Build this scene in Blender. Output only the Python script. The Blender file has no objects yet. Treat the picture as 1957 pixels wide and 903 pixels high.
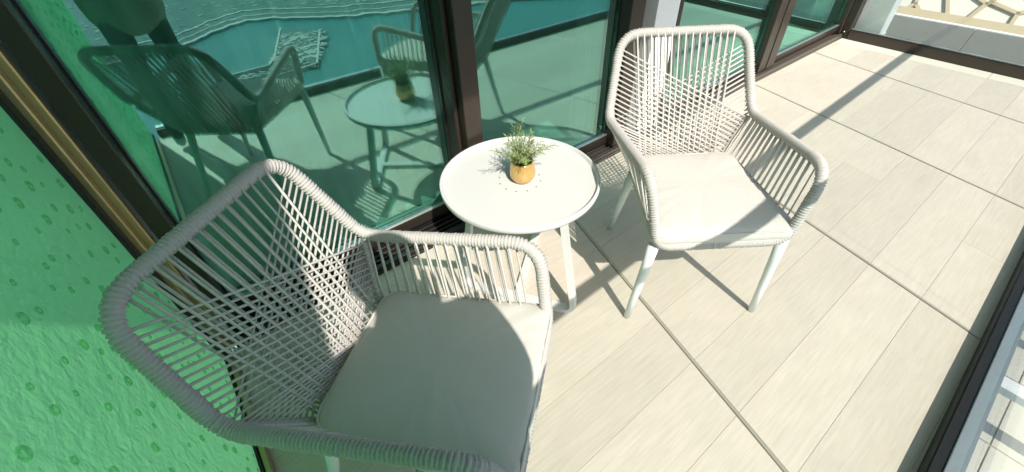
import bpy, bmesh, math, random
from mathutils import Vector, Matrix
random.seed(7)
sc = bpy.context.scene
COL = sc.collection
rad = math.radians

# ------------------------------------------------------------------ camera
cd = bpy.data.cameras.new('camera'); cam = bpy.data.objects.new('camera', cd); COL.objects.link(cam)
CR = Vector((0.7843, -0.6198, -0.0274)); CDN = Vector((-0.433, -0.5152, -0.7396)); CF = Vector((0.4443, 0.592, -0.6725))
CAMZ = 1.4385
m3 = Matrix((CR, -CDN, -CF)).transposed()
cam.matrix_world = Matrix.Translation((0, 0, CAMZ)) @ m3.to_4x4()
cd.sensor_fit = 'HORIZONTAL'; cd.sensor_width = 36; cd.lens = 830 / 1957 * 36
cd.shift_x = -7.5 / 1957; cd.shift_y = -1.4 / 1957
cd.clip_start = 0.02; cd.clip_end = 8000
sc.camera = cam

# ------------------------------------------------------------------ light
SUN = Vector((-0.24, -0.88, 1.0)).normalized()
world = bpy.data.worlds.new('World'); sc.world = world; world.use_nodes = True
wn = world.node_tree.nodes; wl = world.node_tree.links
sky = wn.new('ShaderNodeTexSky'); sky.sky_type = 'NISHITA'; sky.sun_disc = False
sky.sun_elevation = math.asin(SUN.z); sky.sun_rotation = math.atan2(SUN.x, SUN.y)
sky.air_density = 1.0; sky.dust_density = 1.5; sky.altitude = 150
bg = wn['Background']; bg.inputs['Strength'].default_value = 0.15
wl.new(sky.outputs[0], bg.inputs['Color'])
sd = bpy.data.lights.new('sun', 'SUN'); sd.energy = 4.6; sd.angle = rad(0.5); sd.color = (1.0, 0.95, 0.87)
so = bpy.data.objects.new('sun', sd); COL.objects.link(so)
so.rotation_euler = (-SUN).to_track_quat('-Z', 'Y').to_euler(); so.location = SUN * 30
vs = sc.view_settings
vs.view_transform = 'Standard'; vs.look = 'None'; vs.gamma = 1; vs.use_curve_mapping = False; vs.exposure = 0.38
sc.cycles.use_denoising = True
sc.cycles.max_bounces = 10; sc.cycles.transparent_max_bounces = 24; sc.cycles.glossy_bounces = 6
sc.cycles.sample_clamp_indirect = 6

# ------------------------------------------------------------------ materials
def new_mat(name):
    m = bpy.data.materials.new(name); m.use_nodes = True
    nt = m.node_tree
    return m, nt, nt.nodes, nt.links
def node(nt, t, **kw):
    n = nt.nodes.new(t)
    for k, v in kw.items():
        if hasattr(n, k): setattr(n, k, v)
        else: n.inputs[k].default_value = v
    return n
def coords(nt, scale=(1, 1, 1), kind='Object'):
    tc = nt.nodes.new('ShaderNodeTexCoord'); mp = nt.nodes.new('ShaderNodeMapping')
    mp.inputs['Scale'].default_value = scale
    nt.links.new(tc.outputs[kind], mp.inputs['Vector'])
    return mp.outputs['Vector']
def pbr(name, col, rough=0.5, metal=0.0, var=0.0, vscale=8, bump=0.0, bscale=120, stretch=(1, 1, 1), coat=0.0, kind='Object', sheen=0.0, rvar=0.0):
    m, nt, N, L = new_mat(name); b = N['Principled BSDF']
    b.inputs['Roughness'].default_value = rough; b.inputs['Metallic'].default_value = metal
    b.inputs['Base Color'].default_value = (*col, 1); b.inputs['Coat Weight'].default_value = coat
    b.inputs['Sheen Weight'].default_value = sheen
    v = coords(nt, stretch, kind)
    if var or rvar:
        nz = node(nt, 'ShaderNodeTexNoise', Scale=vscale, Detail=6, Roughness=0.62); L.new(v, nz.inputs['Vector'])
        if var:
            mx = node(nt, 'ShaderNodeMix', data_type='RGBA')
            mx.inputs[6].default_value = (*[c * (1 - var) for c in col], 1); mx.inputs[7].default_value = (*[min(1, c * (1 + var)) for c in col], 1)
            L.new(nz.outputs['Fac'], mx.inputs[0]); L.new(mx.outputs[2], b.inputs['Base Color'])
        if rvar:
            mr = node(nt, 'ShaderNodeMapRange'); mr.inputs[3].default_value = rough - rvar; mr.inputs[4].default_value = rough + rvar
            L.new(nz.outputs['Fac'], mr.inputs[0]); L.new(mr.outputs[0], b.inputs['Roughness'])
    if bump:
        nb = node(nt, 'ShaderNodeTexNoise', Scale=bscale, Detail=4); L.new(v, nb.inputs['Vector'])
        bp = node(nt, 'ShaderNodeBump', Strength=bump, Distance=0.01); L.new(nb.outputs['Fac'], bp.inputs['Height']); L.new(bp.outputs[0], b.inputs['Normal'])
    return m

def plank_mat():
    m, nt, N, L = new_mat('oak_porcelain'); b = N['Principled BSDF']
    b.inputs['Roughness'].default_value = 0.55
    tc = N.new('ShaderNodeTexCoord'); oi = N.new('ShaderNodeObjectInfo')
    off = node(nt, 'ShaderNodeVectorMath', operation='SCALE'); comb = N.new('ShaderNodeCombineXYZ')
    L.new(oi.outputs['Random'], comb.inputs[0]); L.new(oi.outputs['Random'], comb.inputs[1])
    L.new(comb.outputs[0], off.inputs[0]); off.inputs['Scale'].default_value = 37
    add = node(nt, 'ShaderNodeVectorMath', operation='ADD'); L.new(tc.outputs['Object'], add.inputs[0]); L.new(off.outputs[0], add.inputs[1])
    def ns(scale, det, st):
        mp = N.new('ShaderNodeMapping'); mp.inputs['Scale'].default_value = st; L.new(add.outputs[0], mp.inputs[0])
        n = node(nt, 'ShaderNodeTexNoise', Scale=scale, Detail=det, Roughness=0.65, Distortion=0.6); L.new(mp.outputs[0], n.inputs['Vector']); return n
    grain = ns(3.0, 9, (2.2, 34, 1)); cloud = ns(4.0, 5, (1, 2.2, 1)); fine = ns(9, 6, (3, 60, 1))
    r1 = N.new('ShaderNodeValToRGB'); r1.color_ramp.elements[0].position = 0.32; r1.color_ramp.elements[1].position = 0.68
    r1.color_ramp.elements[0].color = (0.575, 0.50, 0.415, 1); r1.color_ramp.elements[1].color = (0.655, 0.585, 0.505, 1)
    L.new(grain.outputs['Fac'], r1.inputs[0])
    r2 = N.new('ShaderNodeValToRGB'); r2.color_ramp.elements[0].position = 0.3; r2.color_ramp.elements[1].position = 0.72
    r2.color_ramp.elements[0].color = (0.91, 0.91, 0.90, 1); r2.color_ramp.elements[1].color = (1, 0.99, 0.97, 1)
    L.new(cloud.outputs['Fac'], r2.inputs[0])
    mx = node(nt, 'ShaderNodeMix', data_type='RGBA', blend_type='MULTIPLY'); mx.inputs[0].default_value = 1
    L.new(r1.outputs[0], mx.inputs[6]); L.new(r2.outputs[0], mx.inputs[7])
    hs = N.new('ShaderNodeHueSaturation'); L.new(mx.outputs[2], hs.inputs['Color'])
    mr = N.new('ShaderNodeMapRange'); mr.inputs[3].default_value = 0.93; mr.inputs[4].default_value = 1.04
    L.new(oi.outputs['Random'], mr.inputs[0]); L.new(mr.outputs[0], hs.inputs['Value'])
    L.new(hs.outputs[0], b.inputs['Base Color'])
    bp = node(nt, 'ShaderNodeBump', Strength=0.12, Distance=0.004); L.new(fine.outputs['Fac'], bp.inputs['Height']); L.new(bp.outputs[0], b.inputs['Normal'])
    return m

def glass_mat(name, tint, gloss, base, boost, wob=0.0):
    m, nt, N, L = new_mat(name)
    for n in list(N):
        if n.type == 'BSDF_PRINCIPLED': N.remove(n)
    out = [n for n in N if n.type == 'OUTPUT_MATERIAL'][0]
    tr = N.new('ShaderNodeBsdfTransparent'); tr.inputs[0].default_value = (*tint, 1)
    gl = N.new('ShaderNodeBsdfGlossy'); gl.inputs['Color'].default_value = (*gloss, 1); gl.inputs['Roughness'].default_value = 0.0
    geo = N.new('ShaderNodeNewGeometry'); dt = node(nt, 'ShaderNodeVectorMath', operation='DOT_PRODUCT')
    L.new(geo.outputs['Incoming'], dt.inputs[0]); L.new(geo.outputs['Normal'], dt.inputs[1])
    ab = node(nt, 'ShaderNodeMath', operation='ABSOLUTE'); L.new(dt.outputs['Value'], ab.inputs[0])
    om = node(nt, 'ShaderNodeMath', operation='SUBTRACT'); om.inputs[0].default_value = 1; L.new(ab.outputs[0], om.inputs[1])
    pw = node(nt, 'ShaderNodeMath', operation='POWER'); pw.inputs[1].default_value = 5; L.new(om.outputs[0], pw.inputs[0])
    mr = node(nt, 'ShaderNodeMath', operation='MULTIPLY_ADD', use_clamp=True); mr.inputs[1].default_value = boost; mr.inputs[2].default_value = base; L.new(pw.outputs[0], mr.inputs[0])
    if wob:
        v = coords(nt, (1, 1, 1)); nz = node(nt, 'ShaderNodeTexNoise', Scale=2.2, Detail=1); L.new(v, nz.inputs['Vector'])
        bp = node(nt, 'ShaderNodeBump', Strength=wob, Distance=0.01); L.new(nz.outputs['Fac'], bp.inputs['Height']); L.new(bp.outputs[0], gl.inputs['Normal'])
    mx = N.new('ShaderNodeMixShader'); L.new(mr.outputs[0], mx.inputs[0]); L.new(tr.outputs[0], mx.inputs[1]); L.new(gl.outputs[0], mx.inputs[2])
    L.new(mx.outputs[0], out.inputs['Surface'])
    return m

def panel_mat():
    m, nt, N, L = new_mat('green_cast_glass')
    for n in list(N):
        if n.type == 'BSDF_PRINCIPLED': N.remove(n)
    out = [n for n in N if n.type == 'OUTPUT_MATERIAL'][0]
    v = coords(nt, (1, 1, 1))
    nz = node(nt, 'ShaderNodeTexNoise', Scale=26, Detail=4, Roughness=0.55, Distortion=0.4); L.new(v, nz.inputs['Vector'])
    n2 = node(nt, 'ShaderNodeTexNoise', Scale=90, Detail=3); L.new(v, n2.inputs['Vector'])
    ad = N.new('ShaderNodeMath'); ad.operation = 'MULTIPLY_ADD'; ad.inputs[1].default_value = 0.25; L.new(n2.outputs['Fac'], ad.inputs[0]); L.new(nz.outputs['Fac'], ad.inputs[2])
    bp = node(nt, 'ShaderNodeBump', Strength=0.45, Distance=0.016); L.new(ad.outputs[0], bp.inputs['Height'])
    tl = N.new('ShaderNodeBsdfTranslucent'); tl.inputs[0].default_value = (0.33, 0.95, 0.42, 1); L.new(bp.outputs[0], tl.inputs['Normal'])
    df = N.new('ShaderNodeBsdfDiffuse'); df.inputs[0].default_value = (0.10, 0.36, 0.20, 1); L.new(bp.outputs[0], df.inputs['Normal'])
    gl = N.new('ShaderNodeBsdfGlossy'); gl.inputs[0].default_value = (0.55, 1, 0.70, 1); gl.inputs['Roughness'].default_value = 0.16; L.new(bp.outputs[0], gl.inputs['Normal'])
    m1 = N.new('ShaderNodeMixShader'); m1.inputs[0].default_value = 0.22; L.new(tl.outputs[0], m1.inputs[1]); L.new(df.outputs[0], m1.inputs[2])
    m2 = N.new('ShaderNodeMixShader'); m2.inputs[0].default_value = 0.23; L.new(m1.outputs[0], m2.inputs[1]); L.new(gl.outputs[0], m2.inputs[2])
    L.new(m2.outputs[0], out.inputs['Surface'])
    return m

M = {}
M['plank'] = plank_mat()
M['grout'] = pbr('grout', (0.50, 0.44, 0.36), 0.9, var=0.15, vscale=60)
M['strip'] = pbr('brushed_strip', (0.55, 0.50, 0.42), 0.4, 0.5)
M['border'] = pbr('border_tile', (0.68, 0.63, 0.54), 0.55, var=0.06, vscale=7)
M['bronze'] = pbr('bronze_anodised', (0.062, 0.049, 0.040), 0.32, 0.55, rvar=0.08, vscale=20)
M['black'] = pbr('black_gasket_shaded_sill', (0.012, 0.011, 0.010), 0.45)
M['gold'] = pbr('champagne_trim', (0.52, 0.40, 0.21), 0.35, 0.75, var=0.1, vscale=30)
M['alu'] = pbr('mill_aluminium', (0.52, 0.54, 0.53), 0.38, 0.8, var=0.08, vscale=40, rvar=0.08)
M['rope'] = pbr('grey_rope', (0.50, 0.475, 0.445), 0.85, var=0.14, vscale=140, bump=0.35, bscale=420)
M['cord'] = pbr('grey_cord', (0.56, 0.53, 0.49), 0.85, var=0.22, vscale=90, bump=0.25, bscale=500)
M['fabric'] = pbr('cushion_linen', (0.57, 0.54, 0.49), 0.92, var=0.035, vscale=9, bump=0.10, bscale=14, sheen=0.15)
def fabric_extra(m):
    nt = m.node_tree; N, L = nt.nodes, nt.links; b = N['Principled BSDF']; v = coords(nt, (1, 1, 1))
    n1 = node(nt, 'ShaderNodeTexNoise', Scale=7, Detail=3, Distortion=1.2); n2 = node(nt, 'ShaderNodeTexNoise', Scale=900, Detail=2); w1 = node(nt, 'ShaderNodeTexNoise', Scale=30, Detail=2)
    for n in (n1, n2, w1): L.new(v, n.inputs['Vector'])
    b1 = node(nt, 'ShaderNodeBump', Strength=0.12, Distance=0.02); L.new(n1.outputs['Fac'], b1.inputs['Height'])
    b2 = node(nt, 'ShaderNodeBump', Strength=0.10, Distance=0.004); L.new(w1.outputs['Fac'], b2.inputs['Height']); L.new(b1.outputs[0], b2.inputs['Normal'])
    b3 = node(nt, 'ShaderNodeBump', Strength=0.25, Distance=0.001); L.new(n2.outputs['Fac'], b3.inputs['Height']); L.new(b2.outputs[0], b3.inputs['Normal'])
    L.new(b3.outputs[0], b.inputs['Normal'])
fabric_extra(M['fabric'])
M['white'] = pbr('white_powder_coat', (0.62, 0.62, 0.60), 0.42, var=0.02, vscale=6, bump=0.03, bscale=350, rvar=0.06)
M['leg'] = pbr('pale_powder_coat', (0.70, 0.75, 0.75), 0.38, var=0.04, vscale=40)
M['dark'] = pbr('dark_hole', (0.02, 0.02, 0.02), 0.8)
M['panel'] = panel_mat()
M['facade_glass'] = glass_mat('green_solar_glass', (0.68, 0.94, 0.88), (0.56, 0.97, 0.90), 0.28, 0.55, wob=0.02)
M['rail_glass'] = glass_mat('clear_green_glass', (0.95, 0.978, 0.962), (0.92, 1, 0.97), 0.04, 0.9)
M['ledge'] = pbr('grey_ledge_tile', (0.105, 0.118, 0.113), 0.45, var=0.1, vscale=4)
M['white_paint'] = pbr('white_render', (0.86, 0.86, 0.86), 0.7, var=0.02, vscale=5)
M['plaster'] = pbr('pale_plaster', (0.55, 0.55, 0.53), 0.8, var=0.04, vscale=5)
M['slab'] = pbr('grey_soffit', (0.45, 0.45, 0.44), 0.85, var=0.05, vscale=4)
M['tan'] = pbr('tan_metal', (0.50, 0.41, 0.27), 0.45, 0.1, var=0.08, vscale=12)
M['cream'] = pbr('cream_wall', (0.62, 0.60, 0.53), 0.7, var=0.03)
M['room_tile'] = pbr('room_tile', (0.52, 0.50, 0.46), 0.35, var=0.06, vscale=3)
M['curtain'] = pbr('sheer_curtain', (0.84, 0.86, 0.85), 0.9, var=0.04, vscale=6)
M['skirting'] = pbr('dark_skirting', (0.06, 0.07, 0.06), 0.5)
M['amber'] = None
M['soil'] = pbr('potting_soil', (0.045, 0.03, 0.018), 0.95, bump=0.8, bscale=90)
M['leaf'] = pbr('rosemary_green', (0.24, 0.31, 0.11), 0.55, var=0.35, vscale=60)
M['stem'] = pbr('woody_stem', (0.13, 0.10, 0.05), 0.8)
M['skin'] = pbr('skin', (0.55, 0.34, 0.25), 0.5, var=0.05)
M['shirt'] = pbr('grey_cotton', (0.24, 0.235, 0.215), 0.9, var=0.1, vscale=12, bump=0.2, bscale=20)
M['trousers'] = pbr('dark_cotton', (0.022, 0.025, 0.028), 0.9, var=0.1)
M['shoe'] = pbr('white_shoe', (0.6, 0.6, 0.58), 0.6)
M['hair'] = pbr('dark_hair', (0.02, 0.014, 0.01), 0.5)
M['phone'] = pbr('black_phone', (0.015, 0.015, 0.017), 0.15)

# ------------------------------------------------------------------ helpers
def link(name, bm_or_me, mat, parent=None, smooth=False):
    if isinstance(bm_or_me, bmesh.types.BMesh):
        me = bpy.data.meshes.new(name); bm_or_me.to_mesh(me); bm_or_me.free()
    else: me = bm_or_me
    if mat is not None and not me.materials: me.materials.append(mat)
    if smooth: me.polygons.foreach_set('use_smooth', [True] * len(me.polygons))
    o = bpy.data.objects.new(name, me); COL.objects.link(o)
    if parent: o.parent = parent
    return o
def tag(o, label=None, cat=None, group=None, kind=None):
    if label: o['label'] = label
    if cat: o['category'] = cat
    if group: o['group'] = group
    if kind: o['kind'] = kind
    return o
def thing(name, label, cat, loc=(0, 0, 0), rz=0, group=None):
    o = bpy.data.objects.new(name, None); COL.objects.link(o); o.location = loc; o.rotation_euler = (0, 0, rz)
    o.empty_display_size = 0.1
    return tag(o, label, cat, group)
def box(bm, x0, x1, y0, y1, z0, z1, bev=0.0):
    r = bmesh.ops.create_cube(bm, size=1)
    for v in r['verts']:
        v.co = Vector(((x0 + x1) / 2 + v.co.x * (x1 - x0), (y0 + y1) / 2 + v.co.y * (y1 - y0), (z0 + z1) / 2 + v.co.z * (z1 - z0)))
    if bev:
        es = list({e for v in r['verts'] for e in v.link_edges})
        bmesh.ops.bevel(bm, geom=es, offset=bev, segments=1, affect='EDGES')
def boxo(name, dims, mat, parent=None, bev=0.0):
    bm = bmesh.new(); box(bm, *dims, bev=bev); return link(name, bm, mat, parent)
def prism(bm, pts, z0, z1, bev=0.0):
    lo = [bm.verts.new((x, y, z0)) for x, y in pts]; hi = [bm.verts.new((x, y, z1)) for x, y in pts]
    n = len(pts); top = bm.faces.new(hi); bm.faces.new(lo[::-1])
    for i in range(n): bm.faces.new((lo[i], lo[(i + 1) % n], hi[(i + 1) % n], hi[i]))
    if bev: bmesh.ops.bevel(bm, geom=list(top.edges), offset=bev, segments=1, affect='EDGES')
def fillet(pts, radii, closed=True, seg=7):
    out = []; n = len(pts)
    for i, p in enumerate(pts):
        r = radii[i]
        if (not closed and i in (0, n - 1)) or r <= 0: out.append(Vector(p)); continue
        p = Vector(p); a = (Vector(pts[i - 1]) - p); b = (Vector(pts[(i + 1) % n]) - p)
        ra = min(r, a.length * 0.48); rb = min(r, b.length * 0.48)
        a = p + a.normalized() * ra; b = p + b.normalized() * rb
        for k in range(seg + 1):
            t = k / seg; out.append(a * (1 - t) ** 2 + p * 2 * t * (1 - t) + b * t * t)
    return out
def resample(pts, step, closed):
    P = pts + [pts[0]] if closed else pts
    d = [0]
    for a, b in zip(P, P[1:]): d.append(d[-1] + (b - a).length)
    n = max(2, int(round(d[-1] / step))); out = []; j = 0
    for i in range(n if closed else n + 1):
        s = d[-1] * i / n
        while j < len(d) - 2 and d[j + 1] < s: j += 1
        t = (s - d[j]) / max(1e-9, d[j + 1] - d[j]); out.append(P[j].lerp(P[j + 1], t))
    return out
def sweep(bm, pts, rfun, sides=8, closed=False, skew=0.0):
    n = len(pts); rings = []
    T = []
    for i in range(n):
        a = pts[i - 1] if (closed or i > 0) else pts[i]; b = pts[(i + 1) % n] if (closed or i < n - 1) else pts[i]
        T.append((b - a).normalized())
    nrm = T[0].orthogonal().normalized()
    for i in range(n):
        nrm = (nrm - T[i] * nrm.dot(T[i])).normalized(); bi = T[i].cross(nrm); ring = []
        for k in range(sides):
            a = 2 * math.pi * k / sides; r = rfun(i, k) if callable(rfun) else rfun
            ring.append(bm.verts.new(pts[i] + nrm * (math.cos(a) * r) + bi * (math.sin(a) * r)))
        rings.append(ring)
    m = n if closed else n - 1
    shift = 0
    if closed:
        best = 1e9
        for s in range(sides):
            e = (rings[-1][0].co - rings[0][s].co).length
            if e < best: best, shift = e, s
    for i in range(m):
        A = rings[i]; B = rings[(i + 1) % n]; sh = shift if (closed and i == n - 1) else 0
        for k in range(sides): bm.faces.new((A[k], A[(k + 1) % sides], B[(k + 1 + sh) % sides], B[(k + sh) % sides]))
    if not closed:
        bm.faces.new(rings[0][::-1]); bm.faces.new(rings[-1])
def wrapped(name, path, closed, r, parent, pitch=0.0092):
    pts = resample(path, pitch / 3, closed); bm = bmesh.new(); rr = random.Random(len(pts))
    jit = [rr.uniform(-0.0008, 0.0008) for _ in range(len(pts) // 3 + 2)]
    sweep(bm, pts, lambda i, k: r + jit[i // 3] + (-0.0040 if i % 3 == 0 else 0.0006), 10, closed)
    bmesh.ops.recalc_face_normals(bm, faces=bm.faces)
    return link(name, bm, M['rope'], parent, smooth=True)
def tube(name, pts, r0, r1, mat, parent, sides=10, sm=True):
    bm = bmesh.new(); n = len(pts); sweep(bm, [Vector(p) for p in pts], lambda i, k: r0 + (r1 - r0) * i / (n - 1), sides)
    bmesh.ops.recalc_face_normals(bm, faces=bm.faces)
    return link(name, bm, mat, parent, smooth=sm)
def lathe(bm, prof, seg=48, cx=0, cy=0):
    rings = []
    for r, z in prof:
        if r < 1e-6: rings.append([bm.verts.new((cx, cy, z))])
        else: rings.append([bm.verts.new((cx + r * math.cos(2 * math.pi * k / seg), cy + r * math.sin(2 * math.pi * k / seg), z)) for k in range(seg)])
    for A, B in zip(rings, rings[1:]):
        for k in range(seg):
            k2 = (k + 1) % seg
            if len(A) == 1: bm.faces.new((A[0], B[k2], B[k]))
            elif len(B) == 1: bm.faces.new((A[k], A[k2], B[0]))
            else: bm.faces.new((A[k], A[k2], B[k2], B[k]))
    bmesh.ops.recalc_face_normals(bm, faces=bm.faces)
def clip_poly(poly, a, b, c):     # keep a*x+b*y<=c
    out = []
    for i in range(len(poly)):
        p, q = poly[i - 1], poly[i]; dp = a * p[0] + b * p[1] - c; dq = a * q[0] + b * q[1] - c
        if dp * dq < 0:
            t = dp / (dp - dq); out.append((p[0] + (q[0] - p[0]) * t, p[1] + (q[1] - p[1]) * t))
        if dq <= 0: out.append(q)
    return out

# ------------------------------------------------------------------ far setting
SEA_Z = -150.0
def sea_mat():
    m, nt, N, L = new_mat('sea_water'); b = N['Principled BSDF']
    b.inputs['Base Color'].default_value = (0.030, 0.165, 0.20, 1); b.inputs['Roughness'].default_value = 0.28; b.inputs['IOR'].default_value = 1.33
    v = coords(nt, (1, 1, 1)); nz = node(nt, 'ShaderNodeTexNoise', Scale=0.09, Detail=8, Roughness=0.6); L.new(v, nz.inputs['Vector'])
    bp = node(nt, 'ShaderNodeBump', Strength=0.5, Distance=2.0); L.new(nz.outputs['Fac'], bp.inputs['Height']); L.new(bp.outputs[0], b.inputs['Normal'])
    big = node(nt, 'ShaderNodeTexNoise', Scale=0.006, Detail=4); L.new(v, big.inputs['Vector'])
    mx = node(nt, 'ShaderNodeMix', data_type='RGBA'); mx.inputs[6].default_value = (0.014, 0.14, 0.135, 1); mx.inputs[7].default_value = (0.03, 0.21, 0.195, 1)
    L.new(big.outputs['Fac'], mx.inputs[0]); L.new(mx.outputs[2], b.inputs['Base Color'])
    return m
bm = bmesh.new(); bmesh.ops.create_circle(bm, cap_ends=True, segments=64, radius=6000)
sea = link('sea', bm, sea_mat()); sea.location.z = SEA_Z; tag(sea, kind='structure')
M['land'] = pbr('coastal_land', (0.095, 0.17, 0.16), 0.9, var=0.35, vscale=0.035, kind='Object')
M['quay'] = pbr('quay_concrete', (0.50, 0.48, 0.43), 0.8, var=0.15, vscale=0.1)
def land(name, pts, h, mat):
    bm = bmesh.new(); prism(bm, pts, SEA_Z - 0.5, SEA_Z + h); bmesh.ops.recalc_face_normals(bm, faces=bm.faces)
    return link(name, bm, mat)
rl = random.Random(3)
shore = [(-400, -520)]
for i in range(60):
    t = i / 59; x = -60 + t * 420
    y = -575 - 55 * math.exp(-((x - 85) / 60) ** 2) + (max(0, x - 150) * 0.42) + rl.uniform(-4, 4)
    shore.append((x, y))
tag(land('mainland', shore + [(2500, 900), (2500, -3500), (-2500, -3500), (-2500, -700)], 2.0, M['land']), kind='structure')
tag(land('harbour_quay', [(77, -475), (110, -568), (142, -532), (101, -428), (66, -452)], 2.2, M['land']), kind='structure')
for a, b in [((30, -459), (68, -461)), ((33, -427), (104, -434)), ((77, -476), (110, -569)), ((142, -533), (102, -429)), ((104, -434), (102, -429)), ((68, -461), (77, -476)), ((40, -440), (98, -441))]:
    d = Vector((b[0] - a[0], b[1] - a[1])); n = Vector((-d.y, d.x)).normalized() * 1.0
    o = land('breakwater', [(a[0] + n.x, a[1] + n.y), (a[0] - n.x, a[1] - n.y), (b[0] - n.x, b[1] - n.y), (b[0] + n.x, b[1] + n.y)], 3.2, M['quay']); tag(o, kind='structure')
for off, w in ((2, 3.5), (22, 1.6), (47, 2.0)):           # beach and shore roads
    ln = [(x, y) for x, y in shore[1:]]
    o = land('shore_road', [(x + 0.1 * off, y - off + w) for x, y in ln] + [(x + 0.1 * off, y - off - w) for x, y in ln[::-1]], 2.3 + off * 0.01, M['quay']); tag(o, kind='structure')
bm = bmesh.new()
def hut(x, y, sx, sy, h, a):
    n0 = len(bm.verts); r = bmesh.ops.create_cube(bm, size=1); c, s = math.cos(a), math.sin(a)
    for v in r['verts']:
        u, w = v.co.x * sx, v.co.y * sy; v.co = Vector((x + c * u - s * w, y + s * u + c * w, SEA_Z + 2 + (v.co.z + 0.5) * h))
for i in range(1000):
    x = -80 + 13 * rl.randrange(46) + rl.uniform(-3.5, 3.5); y = -645 - 17 * int(rl.random() ** 1.6 * 25) + max(0, x - 150) * 0.42 + rl.uniform(-2, 2)
    hut(x, y, rl.uniform(1.5, 6), rl.uniform(1.5, 3.5), rl.uniform(0.3, 0.8), -0.12)
for i in range(240):
    u, v = rl.random(), rl.random()
    x = 80 + u * 45 + v * 22 - 12 * (1 - v); y = -462 + u * 18 - v * 85
    if rl.random() < 0.85: hut(x, y, rl.choice((1.6, 2.2, 9)), rl.choice((1.5, 6, 2.5)), rl.uniform(0.5, 1.0), -0.35)
for i in range(40):
    t = rl.random(); hut(36 + t * 62, -437 - t * 2 + rl.uniform(-9, 2), rl.uniform(1.5, 5), 1.6, 2.5, rl.uniform(-0.1, 0.3))
M['hut'] = pbr('pale_town', (0.40, 0.43, 0.40), 0.8, var=0.3, vscale=0.05)
tag(link('town_buildings', bm, M['hut']), 'pale low town and harbour buildings along the far shore below', 'town', kind='stuff')

# ------------------------------------------------------------------ building: slabs, room, walls
FY = 1.455                      # front of the door sill
GA = math.atan(0.0297)          # the outer rail runs slightly off the facade line
def gut(x): return -0.378 + 0.0297 * x
bm = bmesh.new(); prism(bm, [(-3.6, gut(-3.6)), (5.0, gut(5.0)), (5.0, FY), (-3.6, FY)], -0.25, -0.012)
bmesh.ops.recalc_face_normals(bm, faces=bm.faces)
floor = tag(link('balcony_floor', bm, M['grout']), kind='structure')
boxo('room_floor', (-0.9, 5.06, 1.66, 6.2, -0.2, -0.004), M['room_tile'])['kind'] = 'structure'
o = boxo('room_ceiling', (-0.9, 5.06, 1.66, 6.2, 2.62, 2.8), M['plaster']); tag(o, kind='structure')
o = boxo('upper_slab', (-3.6, 5.0, -0.24, 1.655, 2.60, 2.85), M['slab']); tag(o, kind='structure')
o = boxo('neighbour_slab', (-3.6, -0.42, -0.72, -0.244, 2.61, 2.84), M['slab']); tag(o, kind='structure')
tag(boxo('room_wall', (-0.9, 5.06, 6.2, 6.35, -0.2, 2.8), M['plaster']), 'pale back wall deep inside the room behind the glass', 'wall')
w = tag(boxo('room_wall', (5.065, 5.2, 1.72, 6.2, -0.2, 2.8), M['plaster']), 'pale side wall of the room seen through the farthest doors', 'wall')
boxo('skirting', (5.045, 5.063, 1.72, 6.19, 0.0, 0.11), M['skirting'], w)
tag(boxo('room_wall', (-1.0, -0.905, 1.66, 6.2, -0.2, 2.8), M['plaster']), 'pale side wall of the room behind the first glass door', 'wall')

# planks ------------------------------------------------------------
STR = [(-1, -0.12, 0.275), (0, 0.945, 0.268), (1, 2.019, 0.255), (2, 3.095, 0.237), (3, 4.135, 0.20), (4, 5.2, 0.17)]
rp = random.Random(11); XE = 4.80
def strip_x(k, y): return STR[k][1] + STR[k][2] * y
rows = [(-0.554 + 0.212 * j) for j in range(0, 12)]
JS = 0.010
def plank(poly):
    poly = clip_poly(poly, 0.0297, -1, 0.377); poly = clip_poly(poly, 0, 1, FY - 0.002)
    poly = clip_poly(poly, 1, 0, XE); poly = clip_poly(poly, -1, 0, 0.305)
    if len(poly) < 3: return
    area = abs(sum(poly[i - 1][0] * poly[i][1] - poly[i][0] * poly[i - 1][1] for i in range(len(poly)))) / 2
    if area < 0.002: return
    cx = sum(p[0] for p in poly) / len(poly); cy = sum(p[1] for p in poly) / len(poly)
    bm = bmesh.new(); prism(bm, [(x - cx, y - cy) for x, y in poly], -0.0118, rp.uniform(-0.0003, 0.0003), bev=0.0005)
    bmesh.ops.recalc_face_normals(bm, faces=bm.faces)
    o = link('floor_plank', bm, M['plank'], floor); o.location = (cx, cy, 0)
G = 0.0004
for k in range(-1, 5):
    for j, y0 in enumerate(rows[:-1]):
        y1 = rows[j + 1]
        def xs(f, y):         # f in 0..1 across the bay
            a = strip_x(k, y) if k >= 0 else strip_x(0, y) - 1.065
            b = strip_x(k + 1, y)
            return a + (b - a) * f
        cuts = [0, 1] if rp.random() < 0.82 else [0, rp.choice((0.33, 0.5, 0.62, 0.7)), 1]
        for c0, c1 in zip(cuts, cuts[1:]):
            e0 = 0.0088 if c0 == 0 else G; e1 = 0.0088 if c1 == 1 else G
            def jy(y, x): return y + JS * x
            P = []
            for f, y, e in ((c0, y0 + G, e0), (c1, y0 + G, -e1), (c1, y1 - G, -e1), (c0, y1 - G, e0)):
                x = xs(f, y) + e; P.append((x, jy(y, x)))
            plank(P)
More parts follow.
